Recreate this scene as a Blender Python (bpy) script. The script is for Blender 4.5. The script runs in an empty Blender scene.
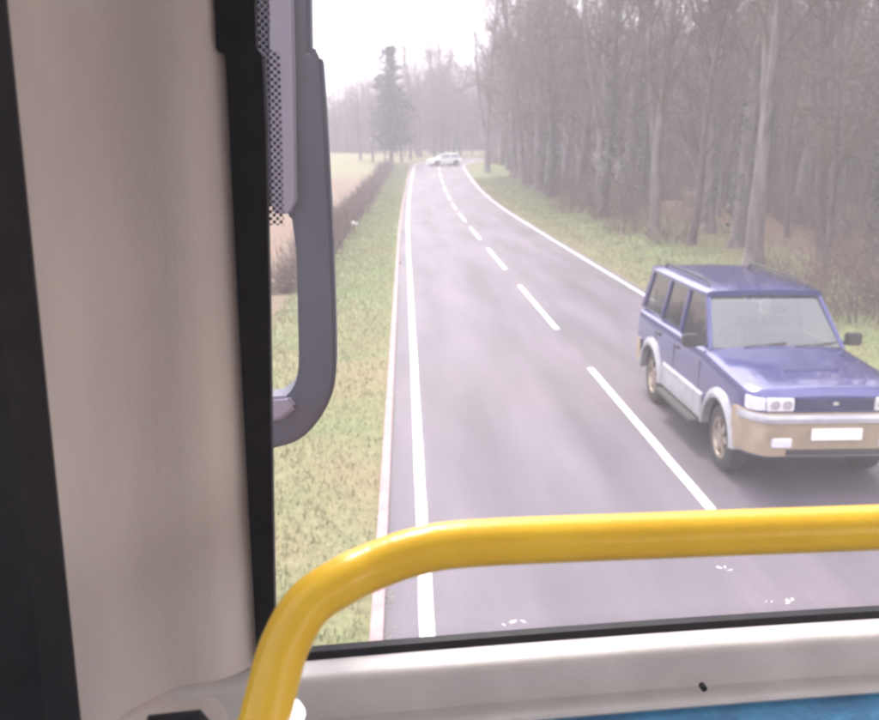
import bpy, bmesh, math, random
import numpy as np
from mathutils import Vector, Matrix
R=math.radians; PI=math.pi
sc=bpy.context.scene; col=sc.collection
random.seed(5)
# ---------------------------------------------------------------- materials
def nodes(name):
    m=bpy.data.materials.new(name); m.use_nodes=True; nt=m.node_tree
    b=nt.nodes['Principled BSDF']; return m,nt,b
def mat(name,c,rough=.6,metal=0,spec=.5,noise=0,scale=5,c2=None,bump=0,bscale=40,coat=0,stretch=None,detail=6):
    m,nt,b=nodes(name); b.inputs['Roughness'].default_value=rough; b.inputs['Metallic'].default_value=metal
    b.inputs['Specular IOR Level'].default_value=spec; b.inputs['Coat Weight'].default_value=coat
    b.inputs['Base Color'].default_value=(*c,1)
    tc=nt.nodes.new('ShaderNodeTexCoord'); mp=nt.nodes.new('ShaderNodeMapping')
    nt.links.new(tc.outputs['Object'],mp.inputs[0])
    if stretch: mp.inputs['Scale'].default_value=stretch
    if noise or c2:
        n=nt.nodes.new('ShaderNodeTexNoise'); n.inputs['Scale'].default_value=scale; n.inputs['Detail'].default_value=detail
        nt.links.new(mp.outputs[0],n.inputs['Vector'])
        cr=nt.nodes.new('ShaderNodeValToRGB'); cr.color_ramp.elements[0].position=.35; cr.color_ramp.elements[1].position=.65
        d=c2 or tuple(x*(1-noise) for x in c)
        cr.color_ramp.elements[0].color=(*d,1); cr.color_ramp.elements[1].color=(*c,1)
        nt.links.new(n.outputs[0],cr.inputs[0]); nt.links.new(cr.outputs[0],b.inputs['Base Color'])
    if bump:
        n2=nt.nodes.new('ShaderNodeTexNoise'); n2.inputs['Scale'].default_value=bscale; n2.inputs['Detail'].default_value=4
        nt.links.new(mp.outputs[0],n2.inputs['Vector'])
        bp=nt.nodes.new('ShaderNodeBump'); bp.inputs['Strength'].default_value=bump; bp.inputs['Distance'].default_value=.02
        nt.links.new(n2.outputs[0],bp.inputs['Height']); nt.links.new(bp.outputs[0],b.inputs['Normal'])
    return m
def asphalt():
    m,nt,b=nodes('asphalt'); N=nt.nodes; L=nt.links
    tc=N.new('ShaderNodeTexCoord')
    def noise(s,st,det=5):
        mp=N.new('ShaderNodeMapping'); mp.inputs['Scale'].default_value=st; L.new(tc.outputs['Object'],mp.inputs[0])
        n=N.new('ShaderNodeTexNoise'); n.inputs['Scale'].default_value=s; n.inputs['Detail'].default_value=det; L.new(mp.outputs[0],n.inputs[0]); return n
    a=noise(1.2,(1,.12,1)); f=noise(60,(1,1,1),3); g=noise(.35,(1,1,1),4)
    cr=N.new('ShaderNodeValToRGB'); e=cr.color_ramp.elements; e[0].position=.3; e[0].color=(.062,.056,.066,1); e[1].position=.72; e[1].color=(.14,.122,.142,1)
    L.new(a.outputs[0],cr.inputs[0])
    mx=N.new('ShaderNodeMix'); mx.data_type='RGBA'; mx.blend_type='MULTIPLY'; mx.inputs[0].default_value=1.0
    cr2=N.new('ShaderNodeValToRGB'); e=cr2.color_ramp.elements; e[0].position=.3; e[0].color=(.6,.6,.6,1); e[1].position=.7; e[1].color=(1.25,1.22,1.25,1)
    L.new(f.outputs[0],cr2.inputs[0]); L.new(cr.outputs[0],mx.inputs[6]); L.new(cr2.outputs[0],mx.inputs[7])
    mx2=N.new('ShaderNodeMix'); mx2.data_type='RGBA'; mx2.blend_type='MULTIPLY'; mx2.inputs[0].default_value=.35
    cr3=N.new('ShaderNodeValToRGB'); e=cr3.color_ramp.elements; e[0].position=.38; e[0].color=(.62,.62,.66,1); e[1].position=.62; e[1].color=(1.22,1.12,1.1,1)
    L.new(g.outputs[0],cr3.inputs[0]); L.new(mx.outputs[2],mx2.inputs[6]); L.new(cr3.outputs[0],mx2.inputs[7])
    L.new(mx2.outputs[2],b.inputs['Base Color'])
    mr=N.new('ShaderNodeMapRange'); mr.inputs[3].default_value=.43; mr.inputs[4].default_value=.72; L.new(g.outputs[0],mr.inputs[0]); L.new(mr.outputs[0],b.inputs['Roughness'])
    b.inputs['Specular IOR Level'].default_value=.4
    bp=N.new('ShaderNodeBump'); bp.inputs['Strength'].default_value=.35; bp.inputs['Distance'].default_value=.01
    L.new(f.outputs[0],bp.inputs['Height']); L.new(bp.outputs[0],b.inputs['Normal'])
    return m
def groundmat():
    m,nt,b=nodes('earth_and_grass'); N=nt.nodes; L=nt.links
    at=N.new('ShaderNodeAttribute'); at.attribute_name='cover'
    tc=N.new('ShaderNodeTexCoord'); n=N.new('ShaderNodeTexNoise'); n.inputs['Scale'].default_value=9; n.inputs['Detail'].default_value=8; L.new(tc.outputs['Object'],n.inputs[0])
    n2=N.new('ShaderNodeTexNoise'); n2.inputs['Scale'].default_value=.6; n2.inputs['Detail'].default_value=5; L.new(tc.outputs['Object'],n2.inputs[0])
    cr=N.new('ShaderNodeValToRGB'); e=cr.color_ramp.elements; e[0].position=.3; e[0].color=(.82,.8,.78,1); e[1].position=.7; e[1].color=(1.2,1.17,1.14,1)
    L.new(n.outputs[0],cr.inputs[0])
    cr2=N.new('ShaderNodeValToRGB'); e=cr2.color_ramp.elements; e[0].position=.35; e[0].color=(1.08,1.0,.9,1); e[1].position=.65; e[1].color=(.9,1.05,.85,1)
    L.new(n2.outputs[0],cr2.inputs[0])
    mx=N.new('ShaderNodeMix'); mx.data_type='RGBA'; mx.blend_type='MULTIPLY'; mx.inputs[0].default_value=1
    L.new(at.outputs['Color'],mx.inputs[6]); L.new(cr.outputs[0],mx.inputs[7])
    mx2=N.new('ShaderNodeMix'); mx2.data_type='RGBA'; mx2.blend_type='MULTIPLY'; mx2.inputs[0].default_value=1
    L.new(mx.outputs[2],mx2.inputs[6]); L.new(cr2.outputs[0],mx2.inputs[7])
    L.new(mx2.outputs[2],b.inputs['Base Color']); b.inputs['Roughness'].default_value=.9; b.inputs['Specular IOR Level'].default_value=.2
    bp=N.new('ShaderNodeBump'); bp.inputs['Strength'].default_value=.6; bp.inputs['Distance'].default_value=.05
    L.new(n.outputs[0],bp.inputs['Height']); L.new(bp.outputs[0],b.inputs['Normal'])
    return m
def glassmat(name,tint,dirt,rough=.03,ior=1.45,dirtcol=(.8,.8,.85),scale=2.0):
    m,nt,b=nodes(name); N=nt.nodes; L=nt.links; N.remove(b); out=N['Material Output']
    tr=N.new('ShaderNodeBsdfTransparent'); tr.inputs[0].default_value=(*tint,1)
    gl=N.new('ShaderNodeBsdfGlossy'); gl.inputs['Roughness'].default_value=rough
    lw=N.new('ShaderNodeLayerWeight'); lw.inputs[0].default_value=.5
    pw=N.new('ShaderNodeMath'); pw.operation='POWER'; pw.inputs[1].default_value=4.5; L.new(lw.outputs['Facing'],pw.inputs[0])
    f0=((ior-1)/(ior+1))**2; fr=N.new('ShaderNodeMath'); fr.operation='MULTIPLY_ADD'; fr.inputs[1].default_value=.9-f0; fr.inputs[2].default_value=f0; L.new(pw.outputs[0],fr.inputs[0])
    m1=N.new('ShaderNodeMixShader'); L.new(fr.outputs[0],m1.inputs[0]); L.new(tr.outputs[0],m1.inputs[1]); L.new(gl.outputs[0],m1.inputs[2])
    tl=N.new('ShaderNodeBsdfTranslucent'); tl.inputs[0].default_value=(*dirtcol,1)
    tc=N.new('ShaderNodeTexCoord'); n=N.new('ShaderNodeTexNoise'); n.inputs['Scale'].default_value=scale; n.inputs['Detail'].default_value=4; L.new(tc.outputs['Object'],n.inputs[0])
    mr=N.new('ShaderNodeMapRange'); mr.inputs[1].default_value=.3; mr.inputs[2].default_value=.7; mr.inputs[3].default_value=dirt*.6; mr.inputs[4].default_value=dirt*1.4; L.new(n.outputs[0],mr.inputs[0])
    m2=N.new('ShaderNodeMixShader'); L.new(mr.outputs[0],m2.inputs[0]); L.new(m1.outputs[0],m2.inputs[1]); L.new(tl.outputs[0],m2.inputs[2])
    L.new(m2.outputs[0],out.inputs[0]); return m
def fritmat():
    m,nt,b=nodes('dotted_enamel'); N=nt.nodes; L=nt.links; out=N['Material Output']
    b.inputs['Base Color'].default_value=(.02,.02,.035,1); b.inputs['Roughness'].default_value=.5
    tc=N.new('ShaderNodeTexCoord'); mp=N.new('ShaderNodeMapping'); mp.inputs['Rotation'].default_value=(0,R(45),0); L.new(tc.outputs['Object'],mp.inputs[0])
    sp=N.new('ShaderNodeSeparateXYZ'); L.new(mp.outputs[0],sp.inputs[0])
    fs=[]
    for k in (0,2):
        f=N.new('ShaderNodeMath'); f.operation='MULTIPLY'; f.inputs[1].default_value=PI/.0046; L.new(sp.outputs[k],f.inputs[0])
        s=N.new('ShaderNodeMath'); s.operation='SINE'; L.new(f.outputs[0],s.inputs[0])
        q=N.new('ShaderNodeMath'); q.operation='ABSOLUTE'; L.new(s.outputs[0],q.inputs[0]); fs.append(q)
    mi=N.new('ShaderNodeMath'); mi.operation='MULTIPLY'; L.new(fs[0].outputs[0],mi.inputs[0]); L.new(fs[1].outputs[0],mi.inputs[1])
    gt=N.new('ShaderNodeMath'); gt.operation='GREATER_THAN'; gt.inputs[1].default_value=.42; L.new(mi.outputs[0],gt.inputs[0])
    tr=N.new('ShaderNodeBsdfTransparent'); ms=N.new('ShaderNodeMixShader')
    L.new(gt.outputs[0],ms.inputs[0]); L.new(tr.outputs[0],ms.inputs[1]); L.new(b.outputs[0],ms.inputs[2]); L.new(ms.outputs[0],out.inputs[0])
    return m
M={}
M['asphalt']=asphalt(); M['ground']=groundmat()
M['paint']=mat('road_paint',(.80,.77,.78),.55,noise=.45,scale=22,bump=.2)
M['kerb']=mat('pale_concrete',(.33,.24,.235),.8,noise=.25,scale=6,bump=.3)
M['bark']=mat('bark',(.13,.105,.095),.9,c2=(.07,.06,.055),scale=6,spec=.2,bump=.6,bscale=30,stretch=(1,1,.25))
M['bark2']=mat('grey_bark',(.19,.165,.15),.9,c2=(.09,.08,.075),scale=5,spec=.2,bump=.6,bscale=30,stretch=(1,1,.25))
M['twig']=mat('winter_twigs',(.15,.107,.088),.9,c2=(.09,.066,.055),scale=1.5,spec=.15)
M['twig2']=mat('greenish_twigs',(.15,.125,.085),.9,c2=(.10,.078,.055),scale=1.5,spec=.15)
M['ivy']=mat('ivy_leaves',(.06,.085,.035),.5,c2=(.035,.05,.025),scale=4,spec=.4)
M['conifer']=mat('dark_needles',(.045,.06,.04),.7,c2=(.025,.035,.025),scale=3)
M['bramble']=mat('dead_bramble',(.17,.12,.08),.9,c2=(.09,.08,.045),scale=3)
M['grass']=mat('grass_blades',(.21,.24,.12),.6,c2=(.215,.195,.115),scale=1.1,spec=.3)
M['litter']=mat('leaf_litter_flakes',(.22,.14,.08),.85,c2=(.12,.08,.05),scale=2)
M['post']=mat('weathered_wood',(.25,.2,.16),.9,noise=.4,scale=8)
# bus
M['trim']=mat('warm_grey_moulding',(.62,.55,.50),.55,c2=(.54,.475,.44),scale=4.5,stretch=(3,3,.8),bump=.12,bscale=160)
M['sill']=mat('pale_grey_moulding',(.62,.59,.57),.42,noise=.14,scale=14,bump=.06,bscale=120)
M['rubber']=mat('black_rubber',(.014,.013,.018),.65,spec=.4,noise=.4,scale=30)
M['yellow']=mat('yellow_coated_rail',(.95,.60,.05),.3,c2=(.88,.53,.045),scale=18,bump=.05,bscale=90)
M['bluepanel']=mat('blue_mottled_panel',(.06,.26,.44),.6,c2=(.05,.15,.29),scale=22,bump=.2,bscale=80)
M['mirror']=mat('grey_blue_plastic',(.055,.06,.10),.5,noise=.2,scale=8)
M['chrome']=mat('bright_metal',(.75,.75,.78),.2,metal=1)
M['busred']=mat('bus_paint',(.35,.04,.04),.3,coat=.5,noise=.1)
M['ceiling']=mat('ceiling_lining',(.8,.77,.75),.7,noise=.08,scale=4)
M['floor']=mat('bus_flooring',(.28,.27,.29),.7,noise=.3,scale=60)
M['glass']=glassmat('dusty_glare_windscreen',(.985,.975,.985),.022,rough=.28,ior=1.32)  # thin dust film, its pale veil also stands in for glare
M['sglass']=glassmat('tinted_side_glass',(.55,.57,.6),.02)
M['fleck']=glassmat('dried_specks',(1,1,1),.75,dirtcol=(.9,.9,.95),scale=200)
M['frit']=fritmat()
# car
M['blue']=mat('blue_metallic_paint',(.022,.028,.15),.24,metal=.25,coat=.8,noise=.12,scale=3)
M['silver']=mat('silver_grey_cladding',(.38,.38,.41),.4,metal=.3,noise=.25,scale=6)
M['gold']=mat('beige_bumper_paint',(.29,.225,.155),.45,noise=.22,scale=5)
M['black']=mat('black_plastic',(.02,.02,.022),.6,noise=.2)
M['tyre']=mat('tyre_rubber',(.025,.024,.025),.85,noise=.3,scale=20)
M['rim']=mat('alloy',(.36,.31,.25),.35,metal=.8,noise=.15)
M['cglass']=glassmat('car_glass',(.62,.66,.68),.04,ior=2.15,rough=.02)
M['lens']=mat('headlamp_glass',(.85,.86,.9),.12,metal=.4,coat=1,noise=.15,scale=30)
M['amber']=mat('amber_lens',(.75,.32,.06),.2,coat=1)
M['plate']=mat('number_plate',(.78,.77,.74),.4,noise=.1,scale=30)
M['seat']=mat('grey_seat_cloth',(.16,.16,.18),.9,noise=.2,scale=12)
M['white']=mat('white_car_paint',(.8,.8,.8),.25,coat=.7,noise=.04)
M['sheep']=mat('pale_plastic_bag',(.75,.75,.76),.6,noise=.1)
# ---------------------------------------------------------------- helpers
def tag(o,label=None,cat=None,group=None,kind=None):
    if label:o['label']=label
    if cat:o['category']=cat
    if group:o['group']=group
    if kind:o['kind']=kind
    return o
def empty(name,loc=(0,0,0),rz=0):
    o=bpy.data.objects.new(name,None); col.objects.link(o); o.location=loc; o.rotation_euler=(0,0,rz); o.empty_display_size=.2; return o
class MB:
    def __init__(s): s.v=[]; s.f=[]
    def add(s,vs,fs):
        b=len(s.v); s.v+= [tuple(v) for v in vs]; s.f+=[tuple(i+b for i in f) for f in fs]; return s
    def box(s,x0,x1,y0,y1,z0,z1):
        return s.add([(x0,y0,z0),(x1,y0,z0),(x1,y1,z0),(x0,y1,z0),(x0,y0,z1),(x1,y0,z1),(x1,y1,z1),(x0,y1,z1)],
          [(0,3,2,1),(4,5,6,7),(0,1,5,4),(1,2,6,5),(2,3,7,6),(3,0,4,7)])
    def rings(s,rs,caps=True,closed=True):
        n=len(rs[0]); vs=[p for r in rs for p in r]; fs=[]
        for i in range(len(rs)-1):
            for j in range(n if closed else n-1):
                k=(j+1)%n; fs.append((i*n+j,i*n+k,(i+1)*n+k,(i+1)*n+j))
        if caps: fs.append(tuple(range(n))[::-1]); fs.append(tuple((len(rs)-1)*n+j for j in range(n)))
        return s.add(vs,fs)
    def tube(s,pts,rad,n=8,caps=True):
        pts=[Vector(p) for p in pts]; m=len(pts)
        if not hasattr(rad,'__len__'): rad=[rad]*m
        rs=[]; up=None
        for i,p in enumerate(pts):
            d=(pts[min(i+1,m-1)]-pts[max(i-1,0)]).normalized()
            if up is None:
                up=Vector((0,0,1)) if abs(d.z)<.9 else Vector((1,0,0))
            a=d.cross(up).normalized(); b=a.cross(d).normalized(); up=b
            rs.append([p+(a*math.cos(2*PI*j/n)+b*math.sin(2*PI*j/n))*rad[i] for j in range(n)])
        return s.rings(rs,caps)
    def lathe_x(s,prof,cx,cy,cz,n=28):  # prof: (x,r) revolve about x axis, closed profile
        rs=[]
        for j in range(n+1):
            a=2*PI*j/n; rs.append([(cx+x,cy+r*math.cos(a),cz+r*math.sin(a)) for x,r in prof])
        return s.rings(rs,caps=False)
    def build(s,name,m,parent=None,smooth=True,ang=38,bevel=0,fix=True):
        me=bpy.data.meshes.new(name); me.from_pydata(s.v,[],s.f)
        if fix:
            bm=bmesh.new(); bm.from_mesh(me); bmesh.ops.recalc_face_normals(bm,faces=bm.faces)
            if bevel:
                es=[e for e in bm.edges if len(e.link_faces)==2 and e.calc_face_angle(0)>R(30)]
                bmesh.ops.bevel(bm,geom=es,offset=bevel,segments=2,affect='EDGES',clamp_overlap=True)
            for f in bm.faces:f.smooth=smooth
            if smooth:
                for e in bm.edges: e.smooth=not(len(e.link_faces)==2 and e.calc_face_angle(0)>R(ang))
            bm.to_mesh(me); bm.free()
        me.materials.append(M[m]); o=bpy.data.objects.new(name,me); col.objects.link(o)
        if parent:o.parent=parent
        return o
def npmesh(name,V,F,m,parent=None):
    me=bpy.data.meshes.new(name); me.from_pydata(V.tolist() if hasattr(V,'tolist') else V,[],F.tolist() if hasattr(F,'tolist') else F); me.materials.append(M[m])
    o=bpy.data.objects.new(name,me); col.objects.link(o)
    if parent:o.parent=parent
    return o
# ---------------------------------------------------------------- camera
FPX=900.; CAMH=3.5; PITCH=math.atan(210/FPX); YAW=math.atan(35/FPX)
cam=bpy.data.cameras.new('camera'); co=bpy.data.objects.new('camera',cam); col.objects.link(co)
co.location=(0,0,CAMH); co.rotation_euler=(PI/2-PITCH,0,-YAW)
cam.sensor_width=36; cam.lens=36*FPX/879; cam.clip_start=.02; cam.clip_end=3000
cam.dof.use_dof=True; cam.dof.focus_distance=1.5; cam.dof.aperture_fstop=cam.lens/1000/.0050
sc.camera=co
CM=co.rotation_euler.to_matrix()
# ---------------------------------------------------------------- road line and terrain
ds=1.0; S=np.arange(-30,175,ds); h=0; X=0.;Y=-30.; cl=[]
for s in S:
    cl.append((X,Y,h)); k=0.00036 if 30<s<108 else (1/26 if 108<=s<160 else 0)
    h+=k*ds; X+=math.sin(h)*ds; Y+=math.cos(h)*ds
cl=np.array(cl); cl[:,0]+=.14+2.9     # centre line of the road
def base(y):
    y=np.asarray(y,float)
    z=np.where(y<50,0,np.where(y<105,.0005*(y-50)**2,1.5125+.045*(y-105)))
    z=np.where(y>125,2.41+ (y-125)*.022,z)
    return np.where(y>300,6.26+ (y-300)*.006,z)
def b1(y): return float(base(y))
def rp(s,lat):   # road point at s, lateral offset right of centreline
    x=np.interp(s,S,cl[:,0]); y=np.interp(s,S,cl[:,1]); hh=np.interp(s,S,cl[:,2])
    return x+lat*math.cos(hh), y-lat*math.sin(hh)
def strip(name,s0,s1,l0,l1,dz,m,step=1.0,wob=0,nl=2):
    ss=np.linspace(s0,s1,max(2,int((s1-s0)/step)+1)); V=[];F=[]
    rng=random.Random(int(s0*10)+int(l0*100))
    for i,s in enumerate(ss):
        for j in range(nl):
            l=l0+(l1-l0)*j/(nl-1)
            if j==0:l+=rng.uniform(-wob,wob)
            if j==nl-1:l+=rng.uniform(-wob,wob)
            x,y=rp(s,l); V.append((x,y,b1(y)+dz))
    for i in range(len(ss)-1):
        for j in range(nl-1): a=i*nl+j; F.append((a,a+1,a+nl+1,a+nl))
    o=npmesh(name,V,F,m); return o
tag(strip('road',-28,168,-3.22,3.12,0,'asphalt',.5,.0,nl=7),kind='structure')
# kerb strip: real step on the left edge
k=MB(); ss=np.arange(-28,168,1.0); rs=[]
for s in ss:
    r=[]
    for l,z in ((-3.32,-.1),(-3.32,.035),(-3.315,.04),(-3.225,.04),(-3.22,.035),(-3.22,-.1)):
        x,y=rp(s,l); r.append((x,y,b1(y)+z))
    rs.append(r)
k.rings(rs,True); tag(k.build('kerb','kerb'),kind='structure')
m_=strip('left_edge_line',-28,160,-2.95,-2.84,.004,'paint',.5,.004); tag(m_,kind='structure')
m_=strip('right_edge_line',-28,160,2.84,2.94,.004,'paint',.5,.004); tag(m_,kind='structure')
marks=[]
s=7.7-18
i=0
while s<150:
    o=strip('centre_line_dash',s,s+6.0,-.055,.055,.004,'paint',.5,.003)
    i+=1
    tag(o,kind='structure'); s+=9.3
# ground sheet
xs=np.unique(np.concatenate([np.linspace(-700,-60,14),np.linspace(-60,-10,26),np.linspace(-10,25,71),np.linspace(25,120,40),np.linspace(120,800,14)]))
ys=np.unique(np.concatenate([np.linspace(-400,-30,10),np.linspace(-30,180,211),np.linspace(180,400,40),np.linspace(400,1500,16)]))
XX,YY=np.meshgrid(xs,ys)
P=cl[:,:2]
D=np.full(XX.shape,1e9); SG=np.zeros(XX.shape); 
for i_,(cx,cy,hh) in enumerate(cl):
    d=np.hypot(XX-cx,YY-cy); lat=(XX-cx)*math.cos(hh)-(YY-cy)*math.sin(hh)
    m=d<D; D=np.where(m,d,D); SG=np.where(m,lat,SG)
rng=np.random.default_rng(3)
def wave(x,y,s): return np.sin(x*s+1.3*np.sin(y*s*.7))*np.cos(y*s*.9+1.7*np.sin(x*s*.6))
B=base(YY)
left=(SG<0)
amp=np.clip((D-3.4)/2.0,0,1)
H=B+amp*(.06*wave(XX,YY,1.1)+.04*wave(XX,YY,2.7))+np.where(left,0.0,np.clip((D-4.5)/6,0,1)*.35)+np.where(left,.03,0.0)*amp
H=np.where(D<3.6,B-.06+np.clip((D-3.3)/.3,0,1)*.05,H)
H+=np.where(left&(D>9),.02*np.clip(XX*-1-6,0,40)*.2,0)
# cover colours
C=np.zeros(XX.shape+(4,)); C[...,3]=1
green=np.array([.135,.16,.08]); tan=np.array([.195,.175,.115]); brown=np.array([.13,.09,.065]); field=np.array([.17,.165,.10]); plough=np.array([.15,.105,.085])
nz=wave(XX,YY,.45)*.5+wave(XX+7,YY,1.3)*.5
def mixc(a,b,t): t=np.clip(t,0,1)[...,None]; return a*(1-t)+b*t
vl=mixc(tan,green,np.clip((YY-9)/14,.3,1)+nz*.35)
vr=mixc(tan*.8,green,(1.35-np.abs(D-6.0)/2.6)+nz*.45)
Lc=np.where((D>5.6)[...,None],plough,vl); Lc=np.where((D>6)[...,None],mixc(plough,field,(YY-84)/16+nz*.3),Lc)
Rc=np.where((D>9.5)[...,None],mixc(brown,green,nz*.5-.1),vr)
C[...,:3]=np.where(left[...,None],Lc,Rc)
V=np.stack([XX,YY,H],-1).reshape(-1,3); ny,nx=XX.shape
idx=np.arange(ny*nx).reshape(ny,nx)
F=np.stack([idx[:-1,:-1],idx[:-1,1:],idx[1:,1:],idx[1:,:-1]],-1).reshape(-1,4)
g=npmesh('ground',V,F,'ground'); ca=g.data.color_attributes.new('cover','FLOAT_COLOR','POINT'); ca.data.foreach_set('color',C.reshape(-1)); tag(g,kind='structure')
for p in g.data.polygons:p.use_smooth=True
def gz(x,y):
    i=int(np.clip(np.searchsorted(xs,x)-1,0,len(xs)-2)); j=int(np.clip(np.searchsorted(ys,y)-1,0,len(ys)-2))
    tx=(x-xs[i])/(xs[i+1]-xs[i]); ty=(y-ys[j])/(ys[j+1]-ys[j])
    return float(H[j,i]*(1-tx)*(1-ty)+H[j,i+1]*tx*(1-ty)+H[j+1,i]*(1-tx)*ty+H[j+1,i+1]*tx*ty)
def gdist(x,y):
    d=np.hypot(cl[:,0]-x,cl[:,1]-y); return float(d.min())
# grass and litter
def blades(name,n,fn,m,hh,w,flat=False):
    V=[];F=[];rg=random.Random(11)
    for i in range(n):
        x,y,sc_=fn(rg); z=gz(x,y)-.01; a=rg.uniform(0,2*PI); b=len(V)
        if flat:
            q=w*rg.uniform(.5,1.4); t=rg.uniform(-.5,.5)
            dx,dy=math.cos(a)*q,math.sin(a)*q
            V+=[(x-dx,y-dy,z+.015),(x+dy*.6,y-dx*.6,z+.03+t*.03),(x+dx,y+dy,z+.02),(x-dy*.6,y+dx*.6,z+.04)]; F.append((b,b+1,b+2,b+3))
        else:
            H_=hh*rg.uniform(.5,1.5)*sc_; ww=w*rg.uniform(.7,1.4)*sc_; lx,ly=rg.gauss(0,.45)*H_,rg.gauss(0,.45)*H_
            dx,dy=math.cos(a)*ww,math.sin(a)*ww
            V+=[(x-dx,y-dy,z),(x+dx,y+dy,z),(x+lx*.5+dx*.6,y+ly*.5+dy*.6,z+H_*.6),(x+lx,y+ly,z+H_)]; F+=[(b,b+1,b+2),(b,b+2,b+3)]
    return npmesh(name,V,F,m)
def fl(rg):
    s=4+104*rg.random()**1.7; l=-3.36-2.5*rg.random()**.8-.0; x,y=rp(s,l); return x,y,1+s*.013
tag(blades('grass',62000,fl,'grass',.055,.006),label='short grass on the left verge between kerb and hedge',cat='grass',kind='stuff')
def frr(rg):
    s=5+85*rg.random()**1.3; l=3.25+abs(rg.gauss(2.8,1.7)); x,y=rp(s,l); return x,y,1+s*.014
tag(blades('grass',42000,frr,'grass',.08,.007),label='rough grass on the right verge in front of the wood',cat='grass',kind='stuff')
def flit(rg):
    s=4+80*rg.random()**1.2; l=3.3+(3+19*rg.random() if rg.random()<.9 else 4*rg.random()); x,y=rp(s,l); return x,y,1
tag(blades('leaf_litter',50000,flit,'litter',.1,.03,True),label='brown fallen leaves under the trees of the wood',cat='leaf litter',kind='stuff')
def fed(rg):
    s=4+80*rg.random()**1.5
    if rg.random()<.5: l=-3.30+abs(rg.gauss(0,.05))+.05*math.sin(s*1.7)*math.sin(s*.6)
    else: l=3.16-abs(rg.gauss(0,.07))*(1+math.sin(s*1.1))
    x,y=rp(s,l); return x,y,.8+s*.01
e_=blades('edge_grass',9000,fed,'grass',.06,.006); 
for v_ in e_.data.vertices: v_.co.z=max(v_.co.z,b1(v_.co.y)+.01)
tag(e_,label='thin grass creeping over the edges of the road',cat='grass',kind='stuff')
# ---------------------------------------------------------------- trees
def vperp(d,rg):
    a=Vector((rg.gauss(0,1),rg.gauss(0,1),rg.gauss(0,1))); return (a-d*a.dot(d)).normalized()
def branch(mb,p,d,L,r,n,rg,curl=.15,up=.1,segs=4,end=.25):
    pts=[p.copy()]; rad=[r]; q=p.copy(); d=d.copy()
    for i in range(segs):
        d=(d+vperp(d,rg)*curl*rg.random()+Vector((0,0,up))).normalized(); q=q+d*(L/segs); pts.append(q.copy()); rad.append(r*(1-(1-end)*(i+1)/segs))
    mb.tube(pts,rad,n,caps=False); return pts,rad
def make_tree(seed,Ht,r0,nb=15,low=.25,dens=1.0,ivy=0,bark='bark',twig='twig',spread=1.0,name='bare_tree'):
    rg=random.Random(seed); t=MB(); c=MB(); iv=MB()
    root=empty(name)
    tp,tr=branch(t,Vector((0,0,-.2)),Vector((rg.gauss(0,.04),rg.gauss(0,.04),1)).normalized(),Ht*.82,r0,9,rg,.09,.06,10,.28)
    t.tube([(0,0,-.25),(0,0,.12),(0,0,.5)],[r0*1.7,r0*1.3,r0*1.0],9,False)
    if rg.random()<.4:
        k=rg.randint(2,4); branch(t,tp[k],(Vector((rg.gauss(0,1),rg.gauss(0,1),0)).normalized()*.35+Vector((0,0,1))).normalized(),Ht*.6,tr[k]*.7,7,rg,.12,.08,8,.2)
    for i in range(nb):
        f=low+(1-low)*((i+rg.random())/nb); k=min(int(f*10),9); u=f*10-k
        p=tp[k].lerp(tp[k+1],u); a=i*2.4+rg.uniform(-.4,.4); el=rg.uniform(.35,1.0)+f*.3
        d=Vector((math.cos(a)*math.cos(el),math.sin(a)*math.cos(el),math.sin(el)))
        L=Ht*rg.uniform(.16,.30)*spread*(1.15-f*.6); rr=min(tr[k]*.5,.09)*rg.uniform(.6,1)
        bp,br=branch(c,p,d,L,rr,5,rg,.35,.1,5,.2)
        for j in range(int(6*dens)):
            kk=rg.randint(1,5); d2=((bp[min(kk,5)]-bp[kk-1]).normalized()+vperp(d,rg)*rg.uniform(.5,1.1)).normalized()
            L2=L*rg.uniform(.3,.6); b2,r2=branch(c,bp[kk],d2,L2,max(br[kk]*.55,.016),4,rg,.4,.06,3,.3)
            for q in range(int(7*dens)):
                k3=rg.randint(1,3); d3=(d2+vperp(d2,rg)*rg.uniform(.4,1.2)).normalized()
                b3,r3=branch(c,b2[k3],d3,L2*rg.uniform(.35,.8),.0125,3,rg,.5,.05,2,.4)
                if rg.random()<.6*dens:
                    d4=(d3+vperp(d3,rg)*.9).normalized(); branch(c,b3[1],d4,L2*.35,.009,3,rg,.5,.0,1,.5)
    if ivy:
        for i in range(int(ivy*900)):
            f=rg.random()**1.2*.75; k=int(f*10); p=tp[k].lerp(tp[k+1],f*10-k); a=rg.uniform(0,2*PI); ro=tr[k]+abs(rg.gauss(0,.16))
            q=p+Vector((math.cos(a)*ro,math.sin(a)*ro,rg.gauss(0,.1))); s=rg.uniform(.05,.11)
            e1=vperp(Vector((0,0,1)),rg)*s; e2=vperp(e1.normalized(),rg)*s
            b=len(iv.v); iv.v+=[tuple(q-e1),tuple(q-e2*.7),tuple(q+e1),tuple(q+e2)]; iv.f.append((b,b+1,b+2,b+3))
    t.build('trunk',bark,root,fix=False); c.build('crown',twig,root,fix=False)
    for o in root.children:
        for p in o.data.polygons:p.use_smooth=True
    if ivy: iv.build('ivy',"ivy",root,fix=False)
    return root
def copytree(r):
    c=r.copy(); col.objects.link(c)
    for ch in list(r.children):
        d=ch.copy(); col.objects.link(d); d.parent=c
    return c
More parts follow.
